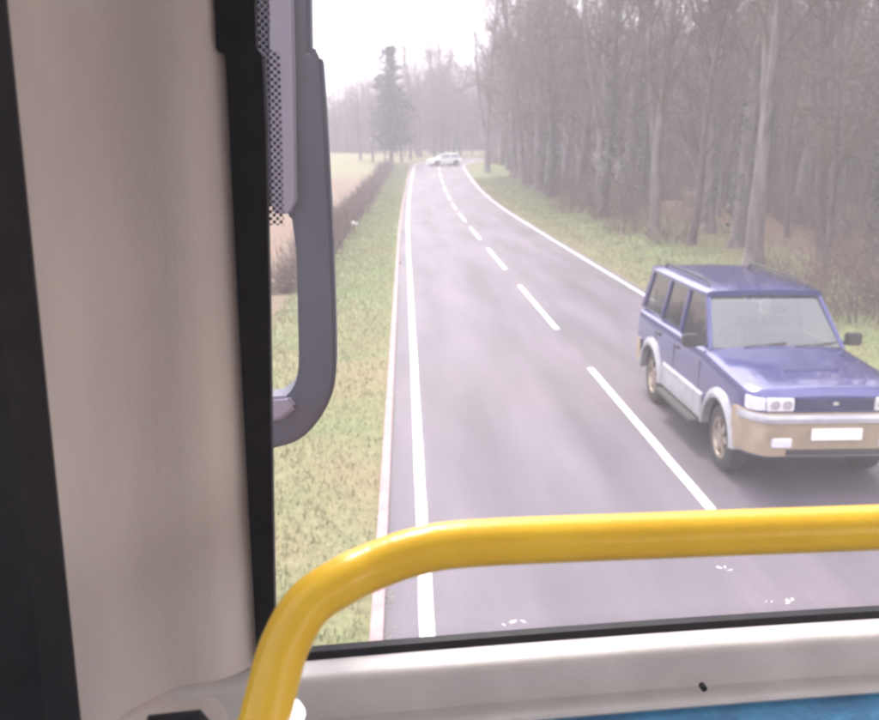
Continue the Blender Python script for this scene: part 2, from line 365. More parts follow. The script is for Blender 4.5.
protos=[make_tree(10,15,.17,16,.22,1.0,0,'bark','twig'),
        make_tree(11,17,.24,18,.3,1.0,0,'bark2','twig2'),
        make_tree(12,13,.12,14,.15,1.1,0,'bark','twig',.9),
        make_tree(13,16,.20,17,.28,1.0,1.0,'bark','twig2'),
        make_tree(14,18,.29,18,.35,1.1,.5,'bark2','twig'),
        make_tree(15,11,.08,13,.12,1.2,0,'bark','twig2',.8),
        make_tree(16,14,.14,16,.1,1.2,0,'bark2','twig')]
used=[0]*len(protos)
def place(i,x,y,sc_,rz):
    if used[i]: o=copytree(protos[i])
    else: o=protos[i]
    used[i]+=1; o.location=(x,y,gz(x,y)-.05); o.rotation_euler=(random.gauss(0,.03),random.gauss(0,.03),rz); o.scale=(sc_,)*3
    return o
rg=random.Random(77); pts=[]
def ok(x,y,dm): 
    return all((x-a)**2+(y-b)**2>dm*dm for a,b in pts)
# picked-out trees of the wood (image x, distance)
spec=[(655,37,10.3,1,'thick grey trunked bare tree standing at the front edge of the wood'),
      (598,46,10.2,3,'ivy clad tree near the front of the wood beyond the blue car'),
      (735,31,11.6,4,'tall grey tree with ivy directly behind the blue car roof'),
      (820,26,12.3,0,'dark upright bare tree behind the right end of the blue car'),
      (500,100,11.5,3,'dark ivy covered tree where the wood meets the far bend')]
for px,y,x,i,lab in spec:
    o=place(i,x,y,1.0,rg.uniform(0,6)); pts.append((x,y)); tag(o,lab,'tree','trees in the roadside wood')
for s_ in range(9):
    x,y=rp(47+5.2*s_+rg.uniform(-1.5,1.5),6.9+rg.uniform(0,1.2)+(.8 if s_<3 else 0))
    if not ok(x,y,1.5): continue
    o=place([4,1,0,3,1,4,0,1,4][s_],x,y,rg.uniform(1.15,1.4),rg.uniform(0,6.28)); pts.append((x,y))
    tag(o,'tall bare tree whose crown leans over the right verge','tree','tall trees along the right verge')
n=0; att=0
while n<195 and att<20000:
    att+=1
    y=12+128*rg.random(); l=9.6+ (38*rg.random()**1.5)
    s=y; cx=float(np.interp(y,cl[:112+30,1],cl[:112+30,0])) if y<112 else cl[140,0]
    x=cx-2.9+l-3.0+ (0 if y<110 else -4)
    if gdist(x,y)<7 or not ok(x,y,1.7 if l<16 else 2.3): continue
    if x/y>1.0: continue
    o=place(rg.choice([0,1,2,2,3,4,5,5,6,6]),x,y,rg.uniform(.8,1.2),rg.uniform(0,6.28)); pts.append((x,y)); n+=1
    tag(o,'bare winter tree among the many trees of the wood right of the road','tree','trees in the roadside wood')
# trees beyond the bend and left of it
m=0
for i_ in range(60):
    x=rg.uniform(-6,30); y=rg.uniform(128,190)
    if gdist(x,y)<6 or not ok(x,y,3.2): continue
    o=place(rg.choice([0,1,3,4,6]),x,y,rg.uniform(.62,.95) if x<6 else rg.uniform(.85,1.1),rg.uniform(0,6.28)); pts.append((x,y)); m+=1
    tag(o,'hazy bare tree closing the view beyond the bend of the road','tree','trees beyond the bend')
for i_ in range(60):
    x=rg.uniform(2,16); y=rg.uniform(84,152)
    d_=gdist(x,y)
    if d_<4.8 or not ok(x,y,1.8) or x<float(np.interp(min(y,118),cl[:142,1],cl[:142,0]))+4.5-(y>122)*9: continue
    o=place(rg.choice([0,1,4,3]),x,y,rg.uniform(1.05,1.35),rg.uniform(0,6.28)); pts.append((x,y))
    tag(o,'tall bare tree crowding the road close to the bend','tree','tall trees at the bend')
for i_ in range(26):
    x=-26+25*i_/26+rg.uniform(-1,1); y=rg.uniform(150,190)
    o=place(rg.choice([2,5,6,0]),x,y,rg.uniform(.42,.6)+(.022*i_ if i_>10 else 0)*.6,rg.uniform(0,6.28))
    tag(o,'low pale tree in the row beyond the left field','tree','trees beyond the left field')
# evergreen at the left of the bend
def conifer(x,y,Ht,lab):
    rg=random.Random(4); root=empty('evergreen_tree',(x,y,gz(x,y))); t=MB(); t.tube([(0,0,-.2),(.1,0,Ht*.5),(.05,0,Ht*.97)],[.3,.2,.03],8,False); t.build('trunk','bark',root)
    c=MB()
    for i in range(170):
        f=.13+.87*rg.random(); z=Ht*f; a=rg.uniform(0,2*PI); L=(.6+(1-f)**.6*3.0)*rg.uniform(.4,1.25)*(1 if f>.3 else .8)
        d=Vector((math.cos(a),math.sin(a),rg.uniform(-.1,.35))).normalized(); p0=Vector((0,0,z)); c.tube([p0,p0+d*L],[.03,.01],3,False)
        for j in range(int(26*L)):
            q=p0+d*L*rg.random()+Vector((rg.gauss(0,.22),rg.gauss(0,.22),rg.gauss(0,.15))); s=rg.uniform(.12,.26)
            e1=Vector((rg.gauss(0,1),rg.gauss(0,1),rg.gauss(0,.5))).normalized()*s; e2=vperp(e1.normalized(),rg)*s*.5
            b=len(c.v); c.v+=[tuple(q-e1),tuple(q-e2),tuple(q+e1),tuple(q+e2)]; c.f.append((b,b+1,b+2,b+3))
    c.build('crown','conifer',root,fix=False); tag(root,lab,'tree')
conifer(-1.5,112,13.4,'tall dark evergreen at the left roadside just before the bend')
for px_,(x,y,i,sc_) in enumerate([(-.2,116,3,.62),(-2.4,120,1,.5),(-3.9,117,3,.55),(-5.6,121,4,.5),(.9,121,4,.6)]):
    o=place(i,x,y,sc_,1+px_); tag(o,['short ivy wrapped tree right of the tall evergreen','small bare tree directly behind the tall evergreen','ivy wrapped tree just left of the tall evergreen','farthest left small tree of the clump by the evergreen','small ivy tree at the bend beside the white hatchback'][px_],'tree','small trees by the evergreen')
# deep wood beyond the countable trees
def woodmass(name,n,fn,lab):
    rg=random.Random(21); c=MB()
    for i in range(n):
        x,y=fn(rg)
        if gdist(x,y)<9: continue
        z=gz(x,y); Ht=rg.uniform(9,16)*(.62 if name=='left_woodland' and x<-12 else (.8 if name=='left_woodland' else 1)); r=rg.uniform(.05,.16); lean=rg.gauss(0,.5)
        c.tube([(x,y,z-.3),(x+lean*.4,y,z+Ht*.5),(x+lean,y,z+Ht)],[r,r*.7,.02],4,False)
        for j in range(16):
            f=rg.random()**.8; p=Vector((x+lean*.8*f,y,z+Ht*f)); L=rg.uniform(1.0,3.2)
            d=Vector((rg.gauss(0,1),rg.gauss(0,1),rg.uniform(-.1,1.3))).normalized()
            bp,br=branch(c,p,d,L,.028,3,rg,.4,.05,2,.4)
            for q in range(3):
                branch(c,bp[rg.randint(1,2)],(d+vperp(d,rg)).normalized(),L*.5,.018,3,rg,.4,0,1,.5)
        for j in range(5):
            p=Vector((x+rg.gauss(0,1),y+rg.gauss(0,1),z)); branch(c,p,Vector((rg.gauss(0,.4),rg.gauss(0,.4),1)).normalized(),rg.uniform(1,2.6),.03,3,rg,.4,-.05,2,.4)
    o=c.build(name,'twig',fix=False); tag(o,lab,'woodland',kind='stuff')
def wf(rg):
    y=rg.uniform(10,150); cx=float(np.interp(y,cl[:142,1],cl[:142,0])); return cx+rg.uniform(22,60),y
woodmass('deep_woodland',2000,wf,'mass of bare trees deep in the wood behind the nearer trunks')
woodmass('distant_woodland',650,lambda rg:(rg.uniform(-4,48),rg.uniform(168,200)),'hazy mass of bare wood beyond the bend of the road')
woodmass('left_woodland',420,lambda rg:(rg.uniform(-42,-3),rg.uniform(150,185)),'low hazy mass of bare trees behind the left field')
# undergrowth
def shrub(seed,n,Rr,Hh,m='bramble',leaf=True,name='bramble_bush'):
    rg=random.Random(seed); c=MB(); root=empty(name); lf=MB()
    for i in range(n):
        a=rg.uniform(0,2*PI); r=Rr*math.sqrt(rg.random())*.5; p=Vector((math.cos(a)*r,math.sin(a)*r,-.05))
        d=Vector((math.cos(a)*rg.random()*.8,math.sin(a)*rg.random()*.8,1)).normalized()
        bp,br=branch(c,p,d,Hh*rg.uniform(.7,1.4),.010,3,rg,.5,-.12,4,.4)
        for j in range(3):
            d2=(d+vperp(d,rg)).normalized(); branch(c,bp[rg.randint(1,4)],d2,Hh*.4,.006,3,rg,.5,0,2,.5)
        for j in range(7):
            q=bp[rg.randint(1,4)]+Vector((rg.gauss(0,.12),rg.gauss(0,.12),rg.gauss(0,.1))); s=rg.uniform(.012,.028)
            e1=vperp(Vector((0,0,1)),rg)*s; e2=vperp(e1.normalized(),rg)*s; b=len(lf.v)
            lf.v+=[tuple(q-e1),tuple(q-e2),tuple(q+e1),tuple(q+e2)]; lf.f.append((b,b+1,b+2,b+3))
    c.build('stems','twig',root,fix=False); lf.build('leaves',m,root,fix=False); return root
sh=[shrub(1,60,1.3,1.0),shrub(2,70,1.5,1.4),shrub(3,60,1.2,.8,'grass')]; su=[0]*3
for i_ in range(95):
    y=14+100*rg.random()**1.2; l=rg.uniform(10.5,26); x=float(np.interp(y,cl[:142,1],cl[:142,0]))-2.9+l-2.6
    if gdist(x,y)<6 : continue
    k_=rg.choice([0,0,1,1,2]); o=copytree(sh[k_]) if su[k_] else sh[k_]; su[k_]=1
    o.location=(x,y,gz(x,y)); o.rotation_euler=(0,0,rg.uniform(0,6)); o.scale=(rg.uniform(.8,1.5),)*3
    tag(o,'low brown bramble bush on the floor of the wood','bush','bramble bushes under the wood')
# hedge on the left
hb=MB(); hl=MB(); rg=random.Random(9)
for i_ in range(5200):
    s=22+84*rg.random()**1.1; l=-6.0+rg.gauss(0,.32); x,y=rp(s,l); z=gz(x,y); hh=(.9+.25*math.sin(s*.7)+.2*math.sin(s*1.9))*rg.uniform(.4,1.1)
    d=Vector((rg.gauss(0,.35),rg.gauss(0,.35),1)).normalized(); w=.012+.00012*s
    branch(hb,Vector((x,y,z-.03)),d,hh,w,3,rg,.5,0,3,.4)
    if rg.random()<.6:
        q=Vector((x,y,z))+d*hh*rg.random(); s_=rg.uniform(.03,.07); e1=vperp(Vector((0,0,1)),rg)*s_; e2=vperp(e1.normalized(),rg)*s_; b=len(hl.v)
        hl.v+=[tuple(q-e1),tuple(q-e2),tuple(q+e1),tuple(q+e2)]; hl.f.append((b,b+1,b+2,b+3))
hr=empty('hedge',(0,0,0)); hb.build('stems','twig',hr,fix=False); hl.build('leaves','bramble',hr,fix=False)
tag(hr,'low brown winter hedge along the left verge','hedge')
# small pale litter bag in the verge by the hedge
b=MB(); rg=random.Random(3); rs=[]
for i_ in range(6):
    a=i_/5; r=.16*math.sin(PI*(a*.9+.08)); rs.append([(r*1.4*math.cos(t*PI/5)*rg.uniform(.8,1.2),r*math.sin(t*PI/5)*rg.uniform(.8,1.2),.22*a) for t in range(10)])
b.rings(rs); o=b.build('litter_bag','sheep'); x,y=rp(42,-5.45); o.location=(x,y,gz(x,y)+.0); tag(o,'small crumpled white bag lying at the foot of the left hedge','litter bag')
# far hill
xs2=np.linspace(-900,900,60); V=[];F=[]
for i_,x in enumerate(xs2):
    hz=26+9*math.sin(x*.006+1)+4*math.sin(x*.02)
    for (yy,f) in ((700,0),(800,.6),(900,.95),(1000,1.0),(1150,.7)): V.append((x,yy,8+f*hz))
for i_ in range(59):
    for j in range(4): a=i_*5+j; F.append((a,a+5,a+6,a+1))
M['hill']=mat('distant_hill_cover',(.12,.12,.10),.95,noise=.5,scale=.03)
o=npmesh('hills',V,F,'hill'); tag(o,kind='structure')
# ---------------------------------------------------------------- vehicles
def lerp(a,b,t): return a+(b-a)*t
def interp(y,tab): return float(np.interp(y,[t[0] for t in tab],[t[1] for t in tab]))
def wheel(root,x,y,side,r,w,name='wheel'):
    e=empty(name,(x,y,r)); e.parent=root
    t=MB(); s=side
    prof=[(-w/2,r*.62),(-w/2*.98,r*.86),(-w/2*.8,r*.97),(-w/2*.4,r),(w/2*.4,r),(w/2*.8,r*.97),(w/2*.98,r*.86),(w/2,r*.62)]
    t.lathe_x(prof,0,0,0); t.build('tyre','tyre',e)
    q=MB(); q.lathe_x([(-w*.3,.05),(s*w*.18,.05),(s*w*.18,r*.5),(s*w*.46,r*.56),(s*w*.5,r*.64),(-s*w*.3,r*.63)],0,0,0)
    for k in range(6):
        a=k*PI/3; c,sn=math.cos(a),math.sin(a); rr=[]
        for rad,hw in ((.04,.045),(r*.56,.03)):
            rr.append([(s*w*X_,rad*c-hw*W_*sn,rad*sn+hw*W_*c) for X_,W_ in ((.22,-1),(.22,1),(.42,1),(.42,-1))])
        q.rings(rr)
    q.lathe_x([(s*w*.1,.0),(s*w*.1,.06),(s*w*.44,.055),(s*w*.46,.0)],0,0,0,12)
    q.build('rim','rim',e); return e
def make_car(name,p,loc,rz):
    root=empty(name,loc,rz); hl=p['len']/2; W=p['w']; ya,yb=p['axf'],p['axr']; wr=p['wr']; Ra=wr+.10; zb0=p['zb']; top=p['top']; zw=p['zw']
    def hw(y):
        t=abs(y-0)/hl; f=.34 if y<0 else .22; u=max(0,(abs(y)-(hl-f))/f); return W*(1-.16*u**2.4)
    def zb(y):
        z=zb0
        for a in (ya,yb):
            if abs(y-a)<Ra: z=max(z,wr+math.sqrt(Ra*Ra-(y-a)**2)*.98)
        return z
    st=sorted(set([round(-hl+i*.045,4) for i in range(int(2*hl/.045)+1)]+[hl]+[a+s_*Ra*.999 for a in (ya,yb) for s_ in(-1,1)]))
    rs=[]
    for y in st:
        w=hw(y); z0=zb(y); zt=interp(y,top); zs=zt-.13; z0=min(z0,zs-.1)
        half=[(w*.97,z0),(w,z0+.04),(w*1.0,lerp(z0,zs,.6)),(w*.992,zs),(w*.965,zt-.05),(w*.90,zt-.012),(w*.6,zt+.012),(w*.3,zt+.02)]
        rs.append([(x,y,z) for x,z in half]+[(0,y,zt+.022)]+[(-x,y,z) for x,z in half[::-1]])
    b=MB(); b.rings(rs); b.build('body',p['paint'],root,ang=32)
    # underbody and wheel wells
    u=MB(); u.box(-W*.72,W*.72,-hl+.15,hl-.15,zb0-.06,zb0+.25); u.box(-W*.55,W*.55,ya-.5,yb+.5,zb0+.25,zb0+.5); u.build('chassis','black',root)
    # cabin
    ca,cb=p['cab']  # (ybase front,ytop front), (ybase rear,ytop rear)
    zc0=interp(ca[0],top)-.005; zr=p['roof']; xb=W*.93; xt=W*.80
    rr=[]; n=12
    for i_ in range(n+1):
        y=lerp(ca[1]-.03,cb[1]+.03,i_/n); e=1-abs(2*i_/n-1)**8; w=xt+.02*e
        rr.append([(-w,y,zr-.07),(-w-.005,y,zr-.03),(-w*.93,y,zr-.005+.02*e),(-w*.5,y,zr+.03*e+.0),(0,y,zr+.04*e),(w*.5,y,zr+.03*e),(w*.93,y,zr-.005+.02*e),(w+.005,y,zr-.03),(w,y,zr-.07),(0,y,zr-.06)])
    rf=MB(); rf.rings(rr); rfo=rf.build('roof',p['paint'],root)
    pl=MB()
    def pillar(yb_,yt_,wd):
        for s_ in(-1,1):
            pl.rings([[(s_*(xb-.05),yb_,zc0),(s_*xb,yb_,zc0),(s_*xb,yb_+wd,zc0),(s_*(xb-.05),yb_+wd,zc0)],[(s_*(xt-.05),yt_,zr-.05),(s_*xt,yt_,zr-.05),(s_*xt,yt_+wd,zr-.05),(s_*(xt-.05),yt_+wd,zr-.05)]])
    ys_=[(ca[0],ca[1],.06)]+p['pillars']+[(cb[0]-.12,cb[1]-.12,.12)]
    for a_ in ys_: pillar(*a_)
    pl.build('window_pillars',p['paint'],root)
    # glass panes
    w_=MB(); w_.rings([[(-xb+.06,ca[0]+.015,zc0+.01),(xb-.06,ca[0]+.015,zc0+.01),(xb-.06,ca[0]+.022,zc0+.01),(-xb+.06,ca[0]+.022,zc0+.01)],[(-xt+.05,ca[1]+.01,zr-.07),(xt-.05,ca[1]+.01,zr-.07),(xt-.05,ca[1]+.017,zr-.07),(-xt+.05,ca[1]+.017,zr-.07)]])
    wo=w_.build('windscreen','cglass',root,smooth=False)
    wp=MB()
    for sx in (-.25,.35): wp.tube([(sx-.15,ca[0]-.015,zc0+.03),(sx+.38,lerp(ca[0],ca[1],.13)-.02,lerp(zc0,zr,.10))],.008,4)
    wp.build('wiper','black',wo)
    w_=MB(); w_.box(-xt+.04,xt-.04,cb[1]-.03,cb[1]-.024,zc0+.02,zr-.07); w_.build('rear_window','cglass',root,smooth=False)
    for s_ in(-1,1):
        for k in range(len(ys_)-1):
            a=ys_[k]; c=ys_[k+1]; y0,y1=a[0]+a[2],c[0]; t0,t1=a[1]+a[2],c[1]
            q=MB(); q.rings([[(s_*(xb-.03),y0,zc0+.005),(s_*(xb-.024),y0,zc0+.005),(s_*(xb-.024),y1,zc0+.005),(s_*(xb-.03),y1,zc0+.005)],[(s_*(xt-.03),t0,zr-.06),(s_*(xt-.024),t0,zr-.06),(s_*(xt-.024),t1,zr-.06),(s_*(xt-.03),t1,zr-.06)]])
            q.build('side_window','cglass',root,smooth=False)
    # interior
    for sx in (-.38,.38):
        q=MB(); q.box(sx-.22,sx+.22,ca[1]+.35,ca[1]+.48,zc0-.1,zc0+.22); q.box(sx-.12,sx+.12,ca[1]+.38,ca[1]+.47,zc0+.25,zc0+.42); q.build('seat','seat',root,bevel=.03)
    q=MB(); q.box(-xt+.1,xt-.1,cb[0]-.95,cb[0]-.82,zc0-.1,zc0+.2); q.build('rear_seat','seat',root,bevel=.03)
    q=MB(); rr=[(-.38+.17*math.cos(a),ca[0]+.42-.06*math.sin(a),zc0+.06+.15*math.sin(a)) for a in np.linspace(0,2*PI,17)]; q.tube(rr,.014,5); q.build('steering_wheel','black',root)
    q=MB(); q.box(-xb+.1,xb-.1,ca[0]+.08,ca[0]+.34,zc0-.02,zc0+.035); q.build('dashboard','black',root,bevel=.02)
    for x in (-1,1):
        for y in (ya,yb): wheel(root,x*(W-.13),y,x,wr,.22)
    # door mirrors
    for s_ in(-1,1):
        q=MB(); q.box(s_*W*.93,s_*(W+.04),ca[0]+.16,ca[0]+.2,zc0+.0,zc0+.05); q.box(s_*(W+.02),s_*(W+.2),ca[0]+.12,ca[0]+.22,zc0-.0,zc0+.15); q.build('door_mirror',p['mirror'],root,bevel=.015)
    # door seams and handles
    q=MB()
    for s_ in(-1,1):
        for y in p['seams']: q.box(s_*(W-.02),s_*(W+.003),y-.006,y+.006,zb0+.12,interp(y,top)-.16)
    q.build('door_gap','black',root)
    for s_ in(-1,1):
        for y in p['handles']: q=MB(); q.box(s_*(W-.01),s_*(W+.022),y,y+.14,zc0-.2,zc0-.165); q.build('door_handle','black',root,bevel=.006)
    return root,hw,hl,W,zc0,xb
# --- blue off-roader
P=dict(len=4.62,w=.875,axf=-1.48,axr=1.30,wr=.375,zb=.42,paint='blue',roof=1.85,zw=0,mirror='black',
  top=[(-2.31,1.05),(-2.22,1.12),(-2.0,1.15),(-.80,1.24),(2.2,1.22),(2.31,1.16)],
  cab=((-.82,-.30),(2.22,2.12)),pillars=[(.26,.32,.09),(1.15,1.12,.09)],seams=[-.72,.31,1.17],handles=[.12,.96])
car,hw,hl,W,zc0,xb=make_car('off_road_car',P,(4.35,10.95,0),0)
tag(car,'blue off-road car with silver wheel arches and beige bumper coming the other way','car','cars on the road')
def frontarc(off,z0,z1,thick,xm,n=24,flip=1):
    rs=[]
    for i_ in range(n+1):
        t=lerp(-1,1,i_/n); x=t*xm; a=abs(t); y=-hl-off+ (0.30*max(0,(a-.72)/.28)**2.2)
        rs.append([(x,y,z0),(x,y-.0,z1-.03),(x,y+.03,z1),(x,y+thick,z1),(x,y+thick,z0)])
    return rs
b=MB(); b.rings(frontarc(.10,.46,.90,.2,W+.03)); bo=b.build('front_bumper','gold',car,bevel=.012)
b=MB(); b.rings(frontarc(.115,.815,.893,.05,W+.035)); b.build('bumper_strip','silver',bo)
b=MB(); b.box(-.26,.26,-hl-.125,-hl-.10,.64,.76); b.build('number_plate','plate',bo,smooth=False,bevel=.003)
for s_ in(-1,1):
    b=MB(); b.box(s_*.45,s_*.66,-hl-.118,-hl-.09,.56,.66); b.build('fog_lamp','lens',bo,bevel=.01)
b=MB(); b.box(-.5,.5,-hl-.112,-hl-.09,.48,.54); b.build('air_intake','black',bo)
gx=.40
b=MB(); b.box(-gx,gx,-hl-.012,-hl+.05,.93,1.05)
go=b.build('grille','black',car)
b=MB()
for z in (.935,.962,.989,1.016,1.043): b.box(-gx,gx,-hl-.028,-hl-.008,z,z+.013)
b.box(-.012,.012,-hl-.034,-hl-.008,.935,1.05)
b.build('grille_bars','blue',go)
for s_ in(-1,1):
    b=MB(); b.box(s_*(gx+.015),s_*.70,-hl-.02,-hl+.06,.915,1.055); h_=b.build('headlight','lens',car,bevel=.012)
    b=MB()
    for cx in (gx+.09,gx+.215): b.tube([(s_*cx,-hl-.027,.985),(s_*cx,-hl-.019,.985)],.05,16)
    b.build('lamp_reflector','chrome',h_)
    b=MB(); b.rings([[(s_*.71,-hl-.012,z),(s_*.71,-hl+.05,z),(s_*.85,-hl+.2,z),(s_*.845,-hl+.09,z)] for z in (.915,1.05)]); b.build('indicator','amber' if s_>5 else 'lens',car,bevel=.006)
b=MB(); b.rings([[(.035*math.cos(a),-hl-.037,1.0+.02*math.sin(a)) for a in np.linspace(0,2*PI,12,endpoint=False)],[(.035*math.cos(a),-hl-.03,1.0+.02*math.sin(a)) for a in np.linspace(0,2*PI,12,endpoint=False)]]); b.build('badge','chrome',car)
# arches
for s_ in(-1,1):
    for a in (P['axf'],P['axr']):
        rs=[]; Ra=P['wr']+.10
        for i_ in range(21):
            th=lerp(.08,PI-.08,i_/20); c,sn=math.cos(th),math.sin(th)
            ww=hw(a+Ra*c) if a<0 else W
            ww=W
            pr=[(W-.05,Ra-.02),(W+.045,Ra-.025),(W+.055,Ra+.02),(W+.02,Ra+.085),(W-.05,Ra+.09)]
            rs.append([(s_*x,a+r*c,P['wr']+r*sn) for x,r in pr])
        b=MB(); b.rings(rs); b.build('wheel_arch','silver',car,ang=30)
    b=MB(); y0,y1=P['axf']+.58,P['axr']-.58
    b.rings([[(s_*(W-.03),y,.40),(s_*(W+.018),y,.42),(s_*(W+.022),y,.70),(s_*(W-.0),y,.73),(s_*(W-.03),y,.73)] for y in (y0,y1)]); b.build('side_cladding','silver',car,smooth=False)
    b=MB(); b.box(s_*(W-.08),s_*(W+.12),y0+.05,y1-.05,.34,.39); b.build('running_board','black',car,bevel=.01)
    b=MB(); b.tube([(s_*.60,-.1,1.86),(s_*.60,0,1.93),(s_*.60,1.7,1.93),(s_*.60,1.8,1.86)],.016,6); b.build('roof_rail','black',car)
b=MB(); b.rings(frontarc(.06,.46,.80,.2,W+.02)); o=b.build('rear_bumper','gold',car); o.data.transform(Matrix.Rotation(PI,4,'Z'))
b=MB(); b.box(-.32,.32,-1.75,-1.35,1.165,1.205); b.build('bonnet_scoop','blue',car,bevel=.02)
# --- white hatchback on the bend
P2=dict(len=4.0,w=.82,axf=-1.25,axr=1.2,wr=.30,zb=.24,paint='white',roof=1.42,zw=0,mirror='black',
  top=[(-2.0,.66),(-1.85,.76),(-1.0,.90),(1.7,.94),(2.0,.88)],cab=((-.95,-.2),(1.85,1.45)),pillars=[(.45,.45,.08)],seams=[-.6,.5],handles=[.3])
x,y=rp(109,1.5); c2,hw2,hl2,W2,z2,xb2=make_car('hatchback_car',P2,(x-.9,y,b1(y)),R(-66))
tag(c2,'white hatchback far off where the road bends into the wood','car','cars on the road')
for s_ in(-1,1):
    b=MB(); b.box(s_*.45,s_*.72,-hl2-.02,-hl2+.1,.56,.68); b.build('headlight','lens',c2,bevel=.02)
b=MB(); b.box(-.3,.3,-hl2-.015,-hl2+.05,.42,.53); b.build('grille','black',c2)
# ---------------------------------------------------------------- bus
BR=R(2.7); bus=empty('double_decker_bus',(0,0,0),BR)
tag(bus,'double-decker bus upper deck seen from inside with a yellow rail under its front window','bus')
Rb=Matrix.Rotation(-BR,3,'Z')
def ray(px,py): return (Rb@(CM@Vector((px-439.5,360-py,-FPX)))).normalized()
def hitY(px,py,Y): d=ray(px,py); t=Y/d.y; return Vector((d.x*t,Y,CAMH+d.z*t))
def Wy(x): return .925-.038*(x-.92)**2
def hitW(px,py,off=0):
    Y=.9
    for _ in range(12): p=hitY(px,py,Y); Y=Wy(p.x)+off
    return hitY(px,py,Y)
XL=-.33; XR=2.17; XC=.92
zs=sum(hitW(px,py).z for px,py in ((330,650),(600,634),(860,616)))/3   # sill height at the glass
print('sill z',zs,[round(hitW(px,py).z,4) for px,py in ((330,650),(600,634),(860,616))])
gx0=hitW(270,400).x; print('glass left x',gx0)
# windscreen pane
xsn=np.linspace(-.28,2.1,30)
b=MB(); b.rings([[(x,Wy(x)+.012,zs-.034),(x,Wy(x)+.018,zs-.03),(x,Wy(x)+.018,4.12),(x,Wy(x)+.012,4.12)] for x in xsn]); ws=b.build('windscreen','glass',bus)
# bottom gasket
b=MB(); b.rings([[(x,Wy(x)+.010,zs-.03),(x,Wy(x)+.010,zs+.005),(x,Wy(x)-.001,zs+.004),(x,Wy(x)-.004,zs-.001),(x,Wy(x)-.006,zs-.03)] for x in np.linspace(-.2,2.08,40)]); b.build('bottom_gasket','rubber',bus)
# sill moulding: profile toward the viewer
prof=[(.0,-.030),(-.003,-.008),(-.006,-.003),(-.036,-.001),(-.042,-.004),(-.045,-.010),(-.043,-.050),(-.052,-.052),(-.068,-.0525),(-.070,-.056),(-.067,-.060),(-.03,-.10),(0,-.10)]
b=MB(); b.rings([[(x,Wy(x)+dy,zs+dz) for dy,dz in prof] for x in np.linspace(-.30,2.14,60)]); so=b.build('window_sill','sill',bus,ang=50)
b=MB(); p=hitW(703,687,-.062); b.tube([(p.x,p.y-.004,p.z),(p.x,p.y+.004,p.z)],.0035,10); b.build('screw','rubber',so)
# blue front panel
b=MB(); b.rings([[(x,Wy(x)-.064,zs-.060),(x,Wy(x)-.13,zs-.085),(x,Wy(x)-.16,zs-.14),(x,Wy(x)-.17,2.36),(x,Wy(x)-.0,2.36),(x,Wy(x)-.0,zs-.10)] for x in np.linspace(-.30,2.14,50)]); b.build('front_panel','bluepanel',bus,ang=50)
# left gasket and enamel border on the glass
def outline(pts,Y0off,th):
    P_=[hitW(px,py,Y0off) for px,py in pts]; return [[tuple(q) for q in P_],[(q.x,q.y+th,q.z) for q in P_]]
lg=[(211,-60),(216,50),(225,53),(235,250),(248,500),(257,664),(275,664),(272,500),(269,300),(265,120),(262,53),(256,50),(253,-60)]
b=MB(); b.rings(outline(lg,-.016,.026)); b.build('side_gasket','rubber',bus,smooth=False,bevel=.0015)
fr=[(256,-60),(258,50),(264,52),(268,225),(284,225),(280,52),(270,50),(269,-60)]
b=MB(); b.rings(outline(fr,.0105,.0006),caps=True); b.build('dotted_border','frit',ws,smooth=False)
# small dried specks on the glass
for i_,(cx_,cy_,n_) in enumerate([(778,600,6),(728,566,4),(514,621,6)]):
    rg=random.Random(40+i_); b=MB()
    for k_ in range(n_):
        p=hitW(cx_+rg.gauss(0,6),cy_+rg.gauss(0,2.5),.0105); L_=rg.uniform(.0012,.0055); w_2=rg.uniform(.0006,.0016); th=rg.uniform(-.9,.5); c_,s_2=math.cos(th),math.sin(th)
        b.add([(p.x+u*L_*c_-v*w_2*s_2,p.y-.0001*k_,p.z+u*L_*s_2+v*w_2*c_) for u,v in [(math.cos(t*PI/5)*rg.uniform(.6,1.1),math.sin(t*PI/5)*rg.uniform(.5,1.4)) for t in range(10)]],[tuple(range(10))])
    b.build('dried_speck','fleck',ws,fix=False)
# corner pillar trim
gl=hitW(240,350); pe=hitY(38,350,.755); print('pillar',gl,pe)
plan=[(gl.x+.02,gl.y+.007),(gl.x+.004,gl.y-.002),(gl.x-.006,gl.y-.010)]
for t in (.1,.22,.36,.5,.64,.78,.88,.95,1.0):
    x=lerp(gl.x-.006,pe.x,t); y=lerp(gl.y-.012,pe.y,t)+.022*math.sin(PI*t)-.012*math.sin(PI*2*t)+(.006 if t<.8 and t>.3 else 0); plan.append((x,y))
plan.append((pe.x-.006,pe.y+.002)); 
back=[(pe.x-.03,pe.y+.09),(gl.x-.02,gl.y+.03)]
zb_,zt_=zs-.012,4.14
rs=[]
for z in list(np.linspace(zb_,zt_,14)):
    rs.append([(x-.0,y,z) for x,y in plan+back])
# follow the step of the gasket: trim edge leans with it
b=MB(); b.rings(rs); b.build('corner_pillar','trim',bus,ang=60)
# lower corner moulding under the pillar
pl2=[(x+.0,y-.014) for x,y in plan[2:]]
b=MB(); b.rings([[(x,y-o_,z) for x,y in pl2]+[(pe.x-.03,pe.y+.09,z),(gl.x,gl.y-.004,z)] for o_,z in ((-.012,zs-.006),(0,zs-.012),(.004,zs-.03),(.006,zs-.10))]); b.build('corner_moulding','trim',bus,ang=60)
p=hitY(180,722,.66); b=MB(); b.tube([(p.x-.03,p.y,p.z-.03),(p.x-.02,p.y,p.z-.002),(p.x+.012,p.y,p.z),(p.x+.03,p.y,p.z-.03)],.010,10); b.build('grab_handle','rubber',bus)
